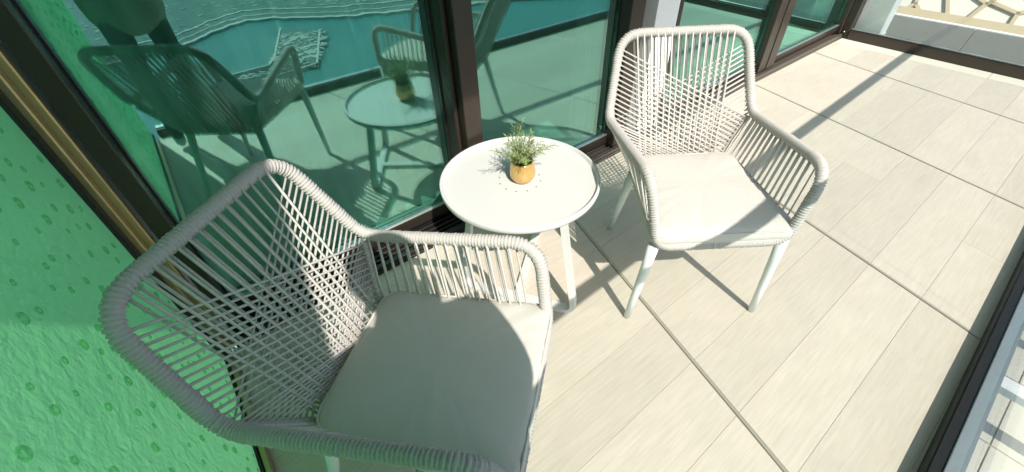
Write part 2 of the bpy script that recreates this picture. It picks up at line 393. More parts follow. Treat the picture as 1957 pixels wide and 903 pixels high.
for k in range(0, 6):
    y0, y1 = -0.40, FY - 0.003
    for k2 in (0,):
        poly = [(strip_x(k, y0) - 0.0062, y0), (strip_x(k, y0) + 0.0062, y0), (strip_x(k, y1) + 0.0062, y1), (strip_x(k, y1) - 0.0062, y1)]
        poly = clip_poly(poly, 0.0297, -1, 0.377); poly = clip_poly(poly, 1, 0, XE); poly = clip_poly(poly, -1, 0, 0.305)
        if len(poly) < 3: continue
        bm = bmesh.new(); prism(bm, poly, -0.0118, -0.0004, bev=0.002); bmesh.ops.recalc_face_normals(bm, faces=bm.faces)
        link('joint_strip', bm, M['strip'], floor)
for i in range(3):
    ya = gut(4.85) + 0.01 + i * 0.575; yb = min(FY - 0.004, ya + 0.572)
    bm = bmesh.new(); prism(bm, [(XE + 0.004, ya), (4.95, ya), (4.95, yb), (XE + 0.004, yb)], -0.0118, 0.0, bev=0.001); bmesh.ops.recalc_face_normals(bm, faces=bm.faces)
    link('border_tile', bm, M['border'], floor)

# neighbour's floor beyond the green panel (lit, bounces light on it)
bm = bmesh.new(); prism(bm, [(-3.6, gut(-3.6)), (-0.375, gut(-0.375)), (-0.375, FY), (-3.6, FY)], -0.0115, -0.002)
bmesh.ops.recalc_face_normals(bm, faces=bm.faces)
M['deck'] = pbr('neighbour_deck', (0.20, 0.20, 0.19), 0.6, var=0.08, vscale=5)
tag(link('neighbour_floor', bm, M['deck']), kind='structure')

# green cast-glass partition ----------------------------------------
PX = -0.335
pt = thing('partition_panel', 'dimpled translucent green glass partition at the end of the balcony', 'partition', (PX, 0.5, 0))
def lo(b): return (b[0] - PX, b[1] - PX, b[2] - 0.5, b[3] - 0.5, b[4], b[5])
gs = boxo('glass_sheet', lo((PX - 0.022, PX, -0.42, 1.385, 0.035, 2.6)), M['panel'], pt)
gs.data.materials.append(M['rail_glass'])
for p in gs.data.polygons: p.material_index = 0 if p.normal.x > 0.5 else 1
bm = bmesh.new(); rd = random.Random(5); spots = []
for i in range(4000):
    y, z = rd.uniform(-0.38, 1.36), rd.uniform(0.06, 1.7)
    if all((y - a) ** 2 + (z - b) ** 2 > 0.045 ** 2 for a, b in spots): spots.append((y, z))
    if len(spots) > 520: break
prof = [(1.0, 0.0), (0.90, 0.28), (0.78, 0.34), (0.66, 0.10), (0.60, -0.05)]
for y, z in spots:
    r = rd.choice((0.007, 0.0085, 0.010, 0.0125)); rings = []
    for q, h in prof:
        if q == 0: rings.append([bm.verts.new((0.0005, y - 0.5, z))])
        else: rings.append([bm.verts.new((h * r * 1.0 + 0.0004, y - 0.5 + q * r * math.cos(a * math.pi / 5) * 0.85, z + q * r * math.sin(a * math.pi / 5))) for a in range(10)])
    for A, B in zip(rings, rings[1:]):
        for k in range(10):
            if len(B) == 1: bm.faces.new((A[k], A[(k + 1) % 10], B[0]))
            else: bm.faces.new((A[k], A[(k + 1) % 10], B[(k + 1) % 10], B[k]))
bmesh.ops.recalc_face_normals(bm, faces=bm.faces)
M['droplet'] = glass_mat('droplet_glass', (0.58, 0.86, 0.64), (1, 1, 1), 0.07, 0.9)
tag(link('dimple_rings', bm, M['droplet'], pt, smooth=True), kind='stuff')
boxo('gasket', lo((PX - 0.03, PX + 0.010, 1.388, 1.432, 0, 2.6)), M['black'], pt)
boxo('corner_trim', lo((PX - 0.03, PX + 0.026, 1.434, 1.475, 0, 2.6)), M['gold'], pt, 0.004)
boxo('corner_trim', lo((PX - 0.03, PX + 0.044, 1.478, 1.515, 0, 2.6)), M['gold'], pt, 0.004)
boxo('base_gasket', lo((PX - 0.03, PX + 0.008, -0.42, 1.386, 0.001, 0.034)), M['black'], pt)
boxo('base_trim', lo((PX + 0.009, PX + 0.030, -0.30, 1.386, 0.001, 0.030)), M['gold'], pt, 0.004)

# ------------------------------------------------------------------ sliding doors
M['sill'] = pbr('sunlit_bronze_sill', (0.15, 0.125, 0.105), 0.36, 0.45, rvar=0.08, vscale=20)  # track bronze lightened, the sunlight on it is painted into the colour
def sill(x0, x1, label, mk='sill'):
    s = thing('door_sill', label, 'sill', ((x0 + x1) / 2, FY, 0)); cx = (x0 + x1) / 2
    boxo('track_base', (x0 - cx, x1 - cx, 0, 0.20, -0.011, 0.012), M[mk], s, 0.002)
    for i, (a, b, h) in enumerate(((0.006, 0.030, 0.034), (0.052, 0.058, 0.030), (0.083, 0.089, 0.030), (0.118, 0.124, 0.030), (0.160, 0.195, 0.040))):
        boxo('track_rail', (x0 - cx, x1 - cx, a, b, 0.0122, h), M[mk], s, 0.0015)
sill(-0.29, 0.842, 'bronze door track in front of the first glass door, shade painted black', 'black')  # same bronze track, black stands in for the shade of chair and table
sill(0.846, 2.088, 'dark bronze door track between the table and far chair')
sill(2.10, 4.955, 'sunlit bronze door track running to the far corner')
def door(x0, x1, y, label, st0, st1, yf):
    d = thing('sliding_door', label, 'glass door', ((x0 + x1) / 2, y, 0)); cx = (x0 + x1) / 2
    boxo('glass_pane', (x0 + 0.002 - cx, x1 - 0.002 - cx, -0.006, 0.006, 0.102, 2.54), M['facade_glass'], d)
    boxo('bottom_rail', (x0 - cx, x1 - cx, -0.022, 0.022, 0.042, 0.10), M['bronze'], d, 0.003)
    boxo('glazing_bead', (x0 + 0.001 - cx, x1 - 0.001 - cx, -0.0235, -0.0065, 0.1005, 0.107), M['alu'], d, 0.001)
    boxo('gasket', (x0 + 0.0005 - cx, x0 + 0.006 - cx, -0.012, -0.0065, 0.108, 2.54), M['black'], d)
    boxo('gasket', (x1 - 0.006 - cx, x1 - 0.0005 - cx, -0.012, -0.0065, 0.108, 2.54), M['black'], d)
    boxo('top_rail', (x0 - cx, x1 - cx, -0.022, 0.022, 2.542, 2.598), M['bronze'], d, 0.003)
    boxo('stile', (x0 - st0 - cx, x0 - cx, yf - y, 0.03, 0.041, 2.598), M['bronze'], d, 0.003)
    boxo('stile', (x1 - cx, x1 + st1 - cx, yf - y, 0.03, 0.041, 2.598), M['bronze'], d, 0.003)
    return d
door(-0.235, 0.838, 1.615, 'first glass door beside the green panel reflecting the near chair', 0.05, 0.018, 1.52)
door(0.945, 1.868, 1.555, 'glass door between the table and far chair with pale curtain behind', 0.085, 0.105, 1.475)
door(2.33, 3.53, 1.545, 'glass door just right of the far chair back', 0.035, 0.105, 1.49)
door(3.757, 4.93, 1.535, 'farthest glass door beside the balcony corner', 0.115, 0.02, 1.485)
tag(boxo('white_pier', (2.098, 2.292, 1.492, 1.70, 0.041, 2.598), M['white_paint']), 'narrow white facade pier behind the far chair between dark frames', 'pier')
o = thing('corner_post', 'dark bronze corner post where the doors meet the end rail', 'post', (5.0, 1.47, 0))
boxo('post_face', (-0.045, 0.05, -0.05, 0.04, 0.0, 2.598), M['bronze'], o, 0.004)
boxo('post_fin', (0.053, 0.075, -0.03, 0.04, 0.0, 2.598), M['black'], o, 0.003)
boxo('fixing_bolt', (-0.06, -0.047, -0.02, -0.008, 0.05, 0.062), M['alu'], o, 0.003)

def curtain(x0, x1, y, folds, label):
    bm = bmesh.new(); n = folds * 10; vs = []
    for i in range(n + 1):
        t = i / n; x = (x0 - x1) / 2 + t * (x1 - x0); yy = 0.028 * math.sin(t * folds * 2 * math.pi) + 0.012 * math.sin(t * folds * 4.3 + 1)
        vs.append((bm.verts.new((x, yy, 0.02)), bm.verts.new((x * 0.97, yy * 0.8, 2.58))))
    for a, b in zip(vs, vs[1:]): bm.faces.new((a[0], b[0], b[1], a[1]))
    bmesh.ops.solidify(bm, geom=bm.faces[:], thickness=0.002)
    o = link('curtain', bm, M['curtain'], smooth=True); o.location = ((x0 + x1) / 2, y, 0); tag(o, label, 'curtain')
curtain(-0.26, 0.06, 1.76, 4, 'gathered pale curtain inside the first glass door by the green panel')
curtain(0.10, 0.90, 1.80, 9, 'wide sheer curtain drawn behind the first glass door')
curtain(1.78, 2.06, 1.74, 6, 'pale sheer curtain inside the glass door left of far chair')

# ------------------------------------------------------------------ balustrades
def balustrade(name, A, B, label, splits, hz, shoe_h, wdt, hr):
    A = Vector(A); B = Vector(B); d = B - A; L = d.length; ang = math.atan2(d.y, d.x)
    t = thing('glass_balustrade', label, 'balustrade', (A.x, A.y, 0), ang)
    # local: x along, y towards outside is negative for the outer rail (right-hand side)
    boxo('base_shoe', (0, L, -wdt, 0, -0.011, shoe_h), M['bronze'], t, 0.003)
    boxo('gasket', (0.002, L - 0.002, -wdt * 0.42, -wdt * 0.02 - 0.004, shoe_h + 0.0004, shoe_h + 0.006), M['black'], t)
    boxo('cap_strip', (0.002, L - 0.002, -wdt * 0.98, -wdt * 0.44, shoe_h + 0.0004, shoe_h + 0.012), M['alu'], t, 0.002)
    yg = -wdt * 0.72
    for a, b in zip(splits, splits[1:]):
        boxo('glass_pane', (a + 0.004, b - 0.004, yg - 0.006, yg + 0.006, shoe_h + 0.013, hz - 0.026), M['rail_glass'], t)
    boxo('handrail', (-0.0, L, yg - hr, yg + hr, hz - 0.025, hz + 0.018), M['bronze'], t, 0.006)
    return t
balustrade('a', (-0.30, gut(-0.30)), (4.995, gut(4.995)), 'glass balustrade with grey cap along the outer edge of the balcony', (0.02, 2.29, 5.28), 1.38, 0.046, 0.075, 0.023)
balustrade('b', (4.957, gut(4.957) + 0.003), (4.951, 1.418), 'glass balustrade across the far end with dark base rail', (0.03, 1.59), 1.38, 0.075, 0.048, 0.023)

# ------------------------------------------------------------------ beyond the end rail
bm = bmesh.new(); prism(bm, [(5.01, -1.2), (6.16, -1.2), (6.05, 1.7), (5.01, 1.7)], -0.25, -0.016); bmesh.ops.recalc_face_normals(bm, faces=bm.faces)
ledge = tag(link('outer_ledge', bm, M['grout']), kind='structure')
for a, b in ((-1.19, -0.30), (-0.295, 0.635), (0.645, 1.695)):
    bm = bmesh.new(); prism(bm, [(5.015, a), (6.155 - (a + 1.2) * 0.038, a + 0.10), (6.155 - (b + 1.2) * 0.038, b + 0.10), (5.015, b)], -0.0155, -0.004, bev=0.002); bmesh.ops.recalc_face_normals(bm, faces=bm.faces)
    link('ledge_tile', bm, M['ledge'], ledge)
bm = bmesh.new(); prism(bm, [(6.165, -1.2), (6.20, -1.2), (6.09, 1.7), (6.055, 1.7)], -0.2, 0.006, bev=0.003); bmesh.ops.recalc_face_normals(bm, faces=bm.faces)
link('ledge_edging', bm, M['white_paint'], ledge)
c = thing('white_column', 'white square column outside the end rail beside the corner post', 'column', (5.16, 1.45, 0))
boxo('shaft', (-0.075, 0.075, -0.235, 0.25, -0.003, 2.9), M['white_paint'], c, 0.006)
boxo('plinth', (-0.072, 0.072, -0.239, -0.2355, 0.0, 0.05), M['white_paint'], c)
# lattice screen (lies in the plane through (6.22,-1.2)-(6.11,1.7))
ls = thing('lattice_screen', 'tan cut-out lattice screen beyond the grey ledge', 'screen', (6.225, -1.2, 0), math.atan2(2.9, -0.11))
ls.rotation_euler = (rad(48), 0, math.atan2(2.9, -0.11))
boxo('backing_sheet', (0, 2.9, -0.045, -0.032, -0.1, 1.3), M['cream'], ls)
boxo('bottom_band', (0, 2.9, -0.03, 0, -0.2, 0.085), M['tan'], ls, 0.002)
rq = random.Random(21); bm = bmesh.new(); cells = {}
def cell(i, j):
    if (i, j) not in cells: cells[(i, j)] = Vector((i * 0.25 + (j % 2) * 0.125 + rq.uniform(-0.075, 0.075) - 0.2, j * 0.22 + rq.uniform(-0.075, 0.075) - 0.06))
    return cells[(i, j)]
def circum(a, b, c):
    d = 2 * (a.x * (b.y - c.y) + b.x * (c.y - a.y) + c.x * (a.y - b.y))
    if abs(d) < 1e-6: return (a + b + c) / 3
    ux = (a.length_squared * (b.y - c.y) + b.length_squared * (c.y - a.y) + c.length_squared * (a.y - b.y)) / d
    uy = (a.length_squared * (c.x - b.x) + b.length_squared * (a.x - c.x) + c.length_squared * (b.x - a.x)) / d
    v = Vector((ux, uy)); g = (a + b + c) / 3
    return g + (v - g) * min(1, 0.085 / max(1e-6, (v - g).length))
def bar(p, q, w=0.016):
    d = q - p
    if d.length < 1e-4: return
    n = Vector((-d.y, d.x)).normalized() * w; e = d.normalized() * w * 0.6; p = p - e; q = q + e
    f = [bm.verts.new((v.x, 0.0 - 0.022, v.y)) for v in (p + n, p - n, q - n, q + n)]; g = [bm.verts.new((v.x, -0.006, v.y)) for v in (p + n, p - n, q - n, q + n)]
    bm.faces.new(f); bm.faces.new(g[::-1])
    for k in range(4): bm.faces.new((f[k], g[k], g[(k + 1) % 4], f[(k + 1) % 4]))
NI, NJ = 14, 6
def tri(i, j, up):
    s = j % 2
    if up: return circum(cell(i, j), cell(i + 1, j), cell(i + s, j + 1))
    return circum(cell(i + 1, j), cell(i + s, j + 1), cell(i + 1 + s, j + 1))
for i in range(NI - 1):
    for j in range(NJ):
        a, b = tri(i, j, True), tri(i, j, False); bar(a, b)
        if i > 0: bar(a, tri(i - 1, j, False))
        if j > 0: 
            s = (j - 1) % 2
            k = i - s
            if k >= 0: bar(a, tri(k, j - 1, False)) if s == 0 else bar(a, tri(k, j - 1, False))
bmesh.ops.recalc_face_normals(bm, faces=bm.faces)
link('lattice', bm, M['tan'], ls)

# lower terrace seen steeply down through the outer glass
bm = bmesh.new(); prism(bm, [(3.0, -0.95), (16, -0.6), (16, -3.4), (3.0, -3.6)], -4.4, -4.0); bmesh.ops.recalc_face_normals(bm, faces=bm.faces)
lt_ = tag(link('lower_terrace', bm, M['grout']), kind='structure')
for i in range(10):
    for j in range(3):
        x0 = 3.1 + i * 1.25; y0 = -3.3 + j * 0.8
        boxo('terrace_tile', (x0, x0 + 1.23, y0, y0 + 0.785, -3.998, -3.985), M['border'], lt_, 0.003)
for i, (x0, nm) in enumerate(((5.6, 'nearest'), (7.4, 'middle'), (9.6, 'farthest'))):
    b_ = thing('white_beam', nm + ' white beam over the terrace below the outer glass', 'beam', (x0, -2.1, -3.1), group='white beams over the lower terrace')
    boxo('web', (-0.05, 0.05, -1.2, 1.2, -0.12, 0.0), M['white_paint'], b_, 0.004)
    boxo('flange', (-0.09, 0.09, -1.2, 1.2, 0.001, 0.02), M['white_paint'], b_, 0.003)
    for yy in (-1.1, 1.1): boxo('post', (-0.04, 0.04, yy - 0.04, yy + 0.04, -0.885, -0.121), M['white_paint'], b_)

# ------------------------------------------------------------------ rope chair
def make_chair(label):
    t = thing('rope_armchair', label, 'armchair', group='pair of rope armchairs')
    def P(x, y, z, s): return Vector((x * s, y, z))
    bar_, af, ab, tp = (0.218, 0.085, 0.417), (0.272, 0.048, 0.675), (0.290, -0.478, 0.598), (0.245, -0.613, 0.880)
    rc = (0.172, -0.405, 0.412)
    loop = [P(*bar_, 1), P(*af, 1), P(*ab, 1), P(*tp, 1), P(*tp, -1), P(*ab, -1), P(*af, -1), P(*bar_, -1)]
    path = fillet(loop, [0.055, 0.085, 0.06, 0.085, 0.085, 0.06, 0.085, 0.055])
    wrapped('rope_frame', path, True, 0.0182, t)
    for s in (-1, 1):
        wrapped('back_upright', [P(*rc, s), P(ab[0] - 0.012, ab[1] + 0.008, ab[2] - 0.012, s)], False, 0.0135, t)
        wrapped('side_rail', [P(0.212, 0.075, 0.410, s), P(*rc, s)], False, 0.012, t)
    wrapped('rear_rail', [P(*rc, -1), P(*rc, 1)], False, 0.012, t)
    wrapped('seat_rail', [P(0.19, -0.16, 0.404, -1), P(0.19, -0.16, 0.404, 1)], False, 0.010, t)
    for s in (-1, 1):
        fl = tube('leg', [P(0.222, 0.070, 0.408, s), P(0.230, 0.068, 0.30, s), P(0.242, 0.064, 0.15, s), P(0.253, 0.059, 0.008, s)], 0.0195, 0.0125, M['leg'], t, 14)
        tube('glide', [P(0.253, 0.059, 0.008, s), P(0.2535, 0.059, 0.0, s)], 0.0118, 0.0112, M['alu'], fl, 12)
        bl = tube('leg', [P(0.178, -0.385, 0.408, s), P(0.196, -0.43, 0.2, s), P(0.213, -0.478, 0.008, s)], 0.0195, 0.0125, M['leg'], t, 14)
        tube('glide', [P(0.213, -0.478, 0.008, s), P(0.2135, -0.479, 0.0, s)], 0.0118, 0.0112, M['alu'], bl, 12)
    rr = random.Random(2)
    def cord(a, b, r=0.0033, bow=0.0):
        a, b = Vector(a), Vector(b); r = r * rr.uniform(0.9, 1.12); mid = (a + b) / 2 + Vector((rr.uniform(-0.004, 0.004), rr.uniform(-0.004, 0.003), rr.uniform(-0.004, 0.002)))
        bm = bmesh.new(); sweep(bm, [a, a.lerp(b, 0.25) * 0.5 + (a * 0.5625 + mid * 0.375 + b * 0.0625) * 0.5, mid * 0.5 + (a + b) * 0.25, b.lerp(a, 0.25), b], r, 6)
        bmesh.ops.recalc_face_normals(bm, faces=bm.faces); link('cord', bm, M['cord'], t, smooth=True)
    def lerp3(p, q, f): return Vector(p).lerp(Vector(q), f)
    topL, topR = Vector((-tp[0], tp[1], tp[2])), Vector((tp[0], tp[1], tp[2]))
    nv = 15
    for i in range(nv):
        f = (i + 0.5) / nv
        for dy, df in ((0.014, 0.0), (-0.014, 0.28 / nv)):
            a = topL.lerp(topR, 0.09 + 0.82 * (f + df)); a.y += dy
            b = Vector((-rc[0], rc[1] + dy * 0.8, rc[2])).lerp(Vector((rc[0], rc[1] + dy * 0.8, rc[2])), 0.03 + 0.94 * (f + df))
            b.x += rr.uniform(-0.002, 0.002); cord(a, b)
    nd = 23
    def along(path, f):
        ls_ = [(Vector(q) - Vector(p)).length for p, q in zip(path, path[1:])]; d = f * sum(ls_)
        for (p, q), l_ in zip(zip(path, path[1:]), ls_):
            if d <= l_ + 1e-9: return lerp3(p, q, d / l_)
            d -= l_
        return Vector(path[-1])
    S0 = lerp3(tp, ab, 0.16); S2 = lerp3(ab, rc, 0.55); E0 = lerp3(ab, rc, 0.10)
    for s in (-1, 1):
        for i in range(nd):
            f = i / (nd - 1)
            a = along([S0, ab, S2], f); b = along([E0, rc, (0.0, rc[1], rc[2])], f)
            a = Vector((a.x * s, a.y + 0.007 * s, a.z)); b = Vector((-b.x * s + rr.uniform(-0.002, 0.002), b.y + 0.007 * s, b.z))
            cord(a, b, 0.0031)
        na = 15
        for i in range(na):
            f = (i + 0.4) / na
            top = lerp3((af[0], af[1] - 0.055, af[2] - 0.008), (ab[0] - 0.002, ab[1] + 0.02, ab[2] + 0.0), f)
            bot = lerp3((0.213, 0.045, 0.412), (rc[0] + 0.004, rc[1] + 0.012, rc[2]), f)
            for dx, dfy in ((0.012, 0.0), (-0.010, -0.012)):
                a = Vector(((top.x + dx) * s, top.y + dfy, top.z)); b = Vector(((bot.x + dx * 0.8) * s, bot.y + dfy, bot.z)); cord(a, b)
    # cushion
    cr = [Vector((0.248, 0.100)), Vector((0.208, -0.395)), Vector((-0.208, -0.395)), Vector((-0.248, 0.100))]
    out = fillet([Vector((p.x, p.y, 0)) for p in cr], [0.045, 0.05, 0.05, 0.045], True, 6)
    out = resample(out, 0.022, True); n = len(out); cen = Vector((0, -0.165, 0))
    layers = [(0.90, 0.424), (0.965, 0.427), (0.995, 0.437), (1.0, 0.450), (0.993, 0.463), (0.972, 0.4715), (0.93, 0.4775), (0.84, 0.4825), (0.66, 0.4865), (0.4, 0.4885), (0.18, 0.489)]
    bm = bmesh.new(); R_ = []; rc2 = random.Random(4)
    for li, (q, z) in enumerate(layers):
        R_.append([bm.verts.new((cen.x + (p.x - cen.x) * q, cen.y + (p.y - cen.y) * q, z + (0.0018 * math.sin(k * 1.9 + 0.3 * li + 2 * math.sin(k * 0.37)) + 0.0022 * math.sin(k * 0.41 + 0.5 * li)) * (0, .1, .3, .5, .8, 1, 1.1, .9, .5, .3, .1)[li])) for k, p in enumerate(out)])
    for A, B in zip(R_, R_[1:]):
        for k in range(n): bm.faces.new((A[k], A[(k + 1) % n], B[(k + 1) % n], B[k]))
    bm.faces.new(R_[-1]); bm.faces.new(R_[0][::-1]); bmesh.ops.recalc_face_normals(bm, faces=bm.faces)
    cu = link('seat_cushion', bm, M['fabric'], t, smooth=True)
    for q, z in ((0.984, 0.4685), (0.978, 0.431)):
        bm = bmesh.new(); sweep(bm, [Vector((cen.x + (p.x - cen.x) * q, cen.y + (p.y - cen.y) * q, z)) for p in out], 0.0034, 6, True); bmesh.ops.recalc_face_normals(bm, faces=bm.faces)
        link('piping', bm, M['fabric'], cu, smooth=True)
    return t
def children(o): return [c for c in bpy.data.objects if c.parent == o]
def copy_tree(o, parent=None):
    c = o.copy(); COL.objects.link(c); c.parent = parent
    for ch in children(o): copy_tree(ch, c)
    return c
ch1 = make_chair('near grey rope armchair by the green panel, cushion mostly in shade')
ch2 = copy_tree(ch1); ch2['label'] = 'far grey rope armchair right of the table, cushion almost wholly sunlit'
ch1.location = (0.289, 0.475, 0); ch1.rotation_euler.z = rad(39.13 + 180)
ch2.location = (1.229, 0.492, 0); ch2.rotation_euler.z = rad(-35.99 + 180)

# ------------------------------------------------------------------ side table
TX, TY, TR, TZ = 0.877, 1.129, 0.317, 0.442
tb = thing('side_table', 'round white metal tray table between the two armchairs', 'table', (TX, TY, 0))
bm = bmesh.new(); lathe(bm, [(0, TZ - 0.018), (TR - 0.012, TZ - 0.018), (TR - 0.003, TZ - 0.013), (TR, TZ - 0.004), (TR, TZ + 0.010), (TR - 0.002, TZ + 0.013), (TR - 0.008, TZ + 0.0135), (TR - 0.0105, TZ + 0.011), (TR - 0.012, TZ + 0.002), (TR - 0.018, TZ - 0.002), (0, TZ - 0.002)], 96)
top = link('tray_top', bm, M['white'], tb, smooth=True)
for p in top.data.polygons:
    if abs(p.normal.z) > 0.99: p.use_smooth = False
for k in range(12):
    a = k * math.pi / 6 + 0.2; bm = bmesh.new(); lathe(bm, [(0, TZ - 0.0015), (0.0030, TZ - 0.0015), (0.0030, TZ - 0.004)], 10, 0.083 * math.cos(a), 0.083 * math.sin(a)); link('drain_hole', bm, M['dark'], top)
def band(name, pts, wdir, w, th, parent):
    pts = resample(fillet([Vector(p) for p in pts], [0] + [0.045] * (len(pts) - 2) + [0], False, 8), 0.02, False)
    bm = bmesh.new(); rings = []; wd = Vector(wdir).normalized()
    for i, p in enumerate(pts):
        T = (pts[min(i + 1, len(pts) - 1)] - pts[max(0, i - 1)]).normalized(); nn = T.cross(wd).normalized() * th / 2; ww = wd * w / 2
        rings.append([bm.verts.new(p + a) for a in (ww + nn, -ww + nn, -ww - nn, ww - nn)])
    for A, B in zip(rings, rings[1:]):
        for k in range(4): bm.faces.new((A[k], A[(k + 1) % 4], B[(k + 1) % 4], B[k]))
    bm.faces.new(rings[0][::-1]); bm.faces.new(rings[-1]); bmesh.ops.recalc_face_normals(bm, faces=bm.faces)
    return link(name, bm, M['white'], parent)
A_ = Vector((-0.036, -0.385, 0)); B_ = Vector((-0.300, 0.025, 0)); Mid = (A_ + B_) / 2
AB = (B_ - A_).normalized(); perp = Vector((-AB.y, AB.x, 0)); perp = perp if perp.x > 0 else -perp
C_ = perp * 0.355
zb = 0.0108
def top_of(v): return Vector((v.x * 0.74, v.y * 0.74, TZ - 0.019))
band('leg_frame', [top_of(A_), (A_.x, A_.y, zb), (B_.x, B_.y, zb), top_of(B_)], perp, 0.036, 0.021, tb)
band('leg_frame', [top_of(C_), (C_.x, C_.y, zb + 0.0), (Mid.x + perp.x * 0.019, Mid.y + perp.y * 0.019, zb)], AB, 0.036, 0.019, tb)

# ------------------------------------------------------------------ plant
mm, nt, N, L = new_mat('amber_glass'); b = N['Principled BSDF']; M['amber'] = mm
b.inputs['Base Color'].default_value = (0.60, 0.37, 0.12, 1); b.inputs['Roughness'].default_value = 0.16; b.inputs['Metallic'].default_value = 0.35; b.inputs['Coat Weight'].default_value = 0.5
v = coords(nt, (1, 1, 1)); nz = node(nt, 'ShaderNodeTexNoise', Scale=45, Detail=3); L.new(v, nz.inputs['Vector'])
bp = node(nt, 'ShaderNodeBump', Strength=0.7, Distance=0.006); L.new(nz.outputs['Fac'], bp.inputs['Height']); L.new(bp.outputs[0], b.inputs['Normal'])
pp = thing('potted_plant', 'small rosemary-like plant in a round amber pot on the white table', 'plant', (TX + 0.008, TY - 0.008, TZ - 0.001))
bm = bmesh.new(); lathe(bm, [(0, 0.0), (0.030, 0.0), (0.041, 0.006), (0.0495, 0.022), (0.0515, 0.040), (0.048, 0.062), (0.0435, 0.080), (0.0425, 0.086), (0.039, 0.0865), (0.0395, 0.078), (0.044, 0.058), (0.0, 0.054)], 40); link('pot', bm, M['amber'], pp, smooth=True)
bm = bmesh.new(); lathe(bm, [(0.0425, 0.066), (0.02, 0.070), (0, 0.071)], 24); link('soil', bm, M['soil'], pp, smooth=True)
rg = random.Random(9)
for i in range(24):
    az = i * 2.399 + rg.uniform(-0.3, 0.3); lean = rg.uniform(0.1, 0.85); ln = rg.uniform(0.08, 0.15)
    base = Vector((0.016 * math.cos(az), 0.016 * math.sin(az), 0.066)); pts = []
    for k in range(6):
        f = k / 5; q = lean * (0.45 + 0.55 * f) * f; pts.append(base + Vector((math.cos(az) * ln * q, math.sin(az) * ln * q, ln * f * (1 - 0.22 * lean * f))))
    bm = bmesh.new(); sweep(bm, pts, lambda i_, k_: 0.0016 - 0.0002 * i_, 5); st = link('stem', bm, M['stem'], pp)
    bm = bmesh.new()
    for k in range(30):
        f = 0.12 + 0.88 * k / 29; s = f * 5; j = min(4, int(s)); p = pts[j].lerp(pts[j + 1], s - j); T = (pts[j + 1] - pts[j]).normalized()
        a = k * 2.4 + rg.uniform(-0.4, 0.4); n1 = T.orthogonal().normalized(); n2 = T.cross(n1); o_ = (n1 * math.cos(a) + n2 * math.sin(a))
        dr = (o_ * rg.uniform(0.7, 1.0) + T * rg.uniform(0.5, 1.0)).normalized(); L_ = rg.uniform(0.026, 0.042) * (1.05 - 0.35 * f); wv = dr.cross(T).normalized() * 0.0017; th = wv.cross(dr).normalized() * 0.0006
        b0 = bm.verts.new(p - wv * 0.5); b1 = bm.verts.new(p + wv * 0.5); m0 = bm.verts.new(p + dr * L_ * 0.5 - wv + th); m1 = bm.verts.new(p + dr * L_ * 0.5 + wv + th); tpv = bm.verts.new(p + dr * L_ - Vector((0, 0, 0.002))); mb = bm.verts.new(p + dr * L_ * 0.5 - th * 1.5)
        bm.faces.new((b0, b1, m1, m0)); bm.faces.new((m0, m1, tpv)); bm.faces.new((b0, mb, b1)); bm.faces.new((b1, mb, m1)); bm.faces.new((b0, m0, mb)); bm.faces.new((m0, tpv, mb)); bm.faces.new((m1, mb, tpv))
    bmesh.ops.recalc_face_normals(bm, faces=bm.faces)
    link('needle_leaves', bm, M['leaf'], st)

# ------------------------------------------------------------------ photographer (reflected in the first door, shades the near chair)
HF = Vector((0.12, 0.99, 0)).normalized(); HR = Vector((HF.y, -HF.x, 0))
PB = Vector((-0.085, -0.195, 0))
def W(r, f, z): return PB + HR * r + HF * f + Vector((0, 0, z * 1.15 if z > 0.2 else z))
def skinned(name, verts, edges, root, mat, parent, lv=2):
    bm = bmesh.new(); lay = bm.verts.layers.skin.verify(); V = []
    for i, (p, rx, ry) in enumerate(verts):
        v = bm.verts.new(p); v[lay].radius = (rx, ry); v[lay].use_root = (i == root); V.append(v)
    for a, b in edges: bm.edges.new((V[a], V[b]))
    me = bpy.data.meshes.new(name); bm.to_mesh(me); bm.free()
    o = bpy.data.objects.new(name, me); COL.objects.link(o)
    o.modifiers.new('skin', 'SKIN').use_smooth_shade = True; sm = o.modifiers.new('sub', 'SUBSURF'); sm.levels = lv; sm.render_levels = lv
    dg = bpy.context.evaluated_depsgraph_get(); me2 = bpy.data.meshes.new_from_object(o.evaluated_get(dg)); bpy.data.objects.remove(o)
    return me2
per = thing('person', 'photographer in long grey top and dark trousers reflected in first door', 'person', PB)
cam_p = Vector((0, 0, CAMZ))
PH = cam_p - CF * 0.018
hl = PH - CR * 0.085 - CF * 0.05; hr_ = PH + CR * 0.085 - CF * 0.05
vb = [(W(0, 0, 0.86), .125, .095), (W(0, 0, 1.0), .118, .085), (W(0, 0, 1.14), .135, .09), (W(0, .0, 1.26), .135, .085), (W(0, .0, 1.33), .06, .055), (W(0, .03, 1.385), .05, .05),
      (W(0, .045, 1.46), .072, .085), (W(0, .045, 1.54), .062, .075),
      (W(.20, -.01, 1.30), .058, .058), (W(.225, -.02, 1.06), .045, .045), (hr_ + Vector((0, 0, -0.10)) - CF * 0.03, .027, .027),
      (W(-.20, -.01, 1.30), .058, .058), (W(-.265, -.02, 1.06), .045, .045), (hl + Vector((0, 0, -0.10)) - CF * 0.03, .027, .027),
      (W(.09, 0, .78), .085, .085), (W(.10, .015, .46), .055, .06), (W(.105, -.01, .10), .036, .042), (W(.115, .10, .035), .035, .03),
      (W(-.09, 0, .78), .085, .085), (W(-.10, .015, .46), .055, .06), (W(-.105, -.01, .10), .036, .042), (W(-.115, .10, .035), .035, .03)]
eb = [(0, 1), (1, 2), (2, 3), (3, 4), (4, 5), (5, 6), (6, 7), (3, 8), (8, 9), (9, 10), (3, 11), (11, 12), (12, 13), (0, 14), (14, 15), (15, 16), (16, 17), (0, 18), (18, 19), (19, 20), (20, 21)]
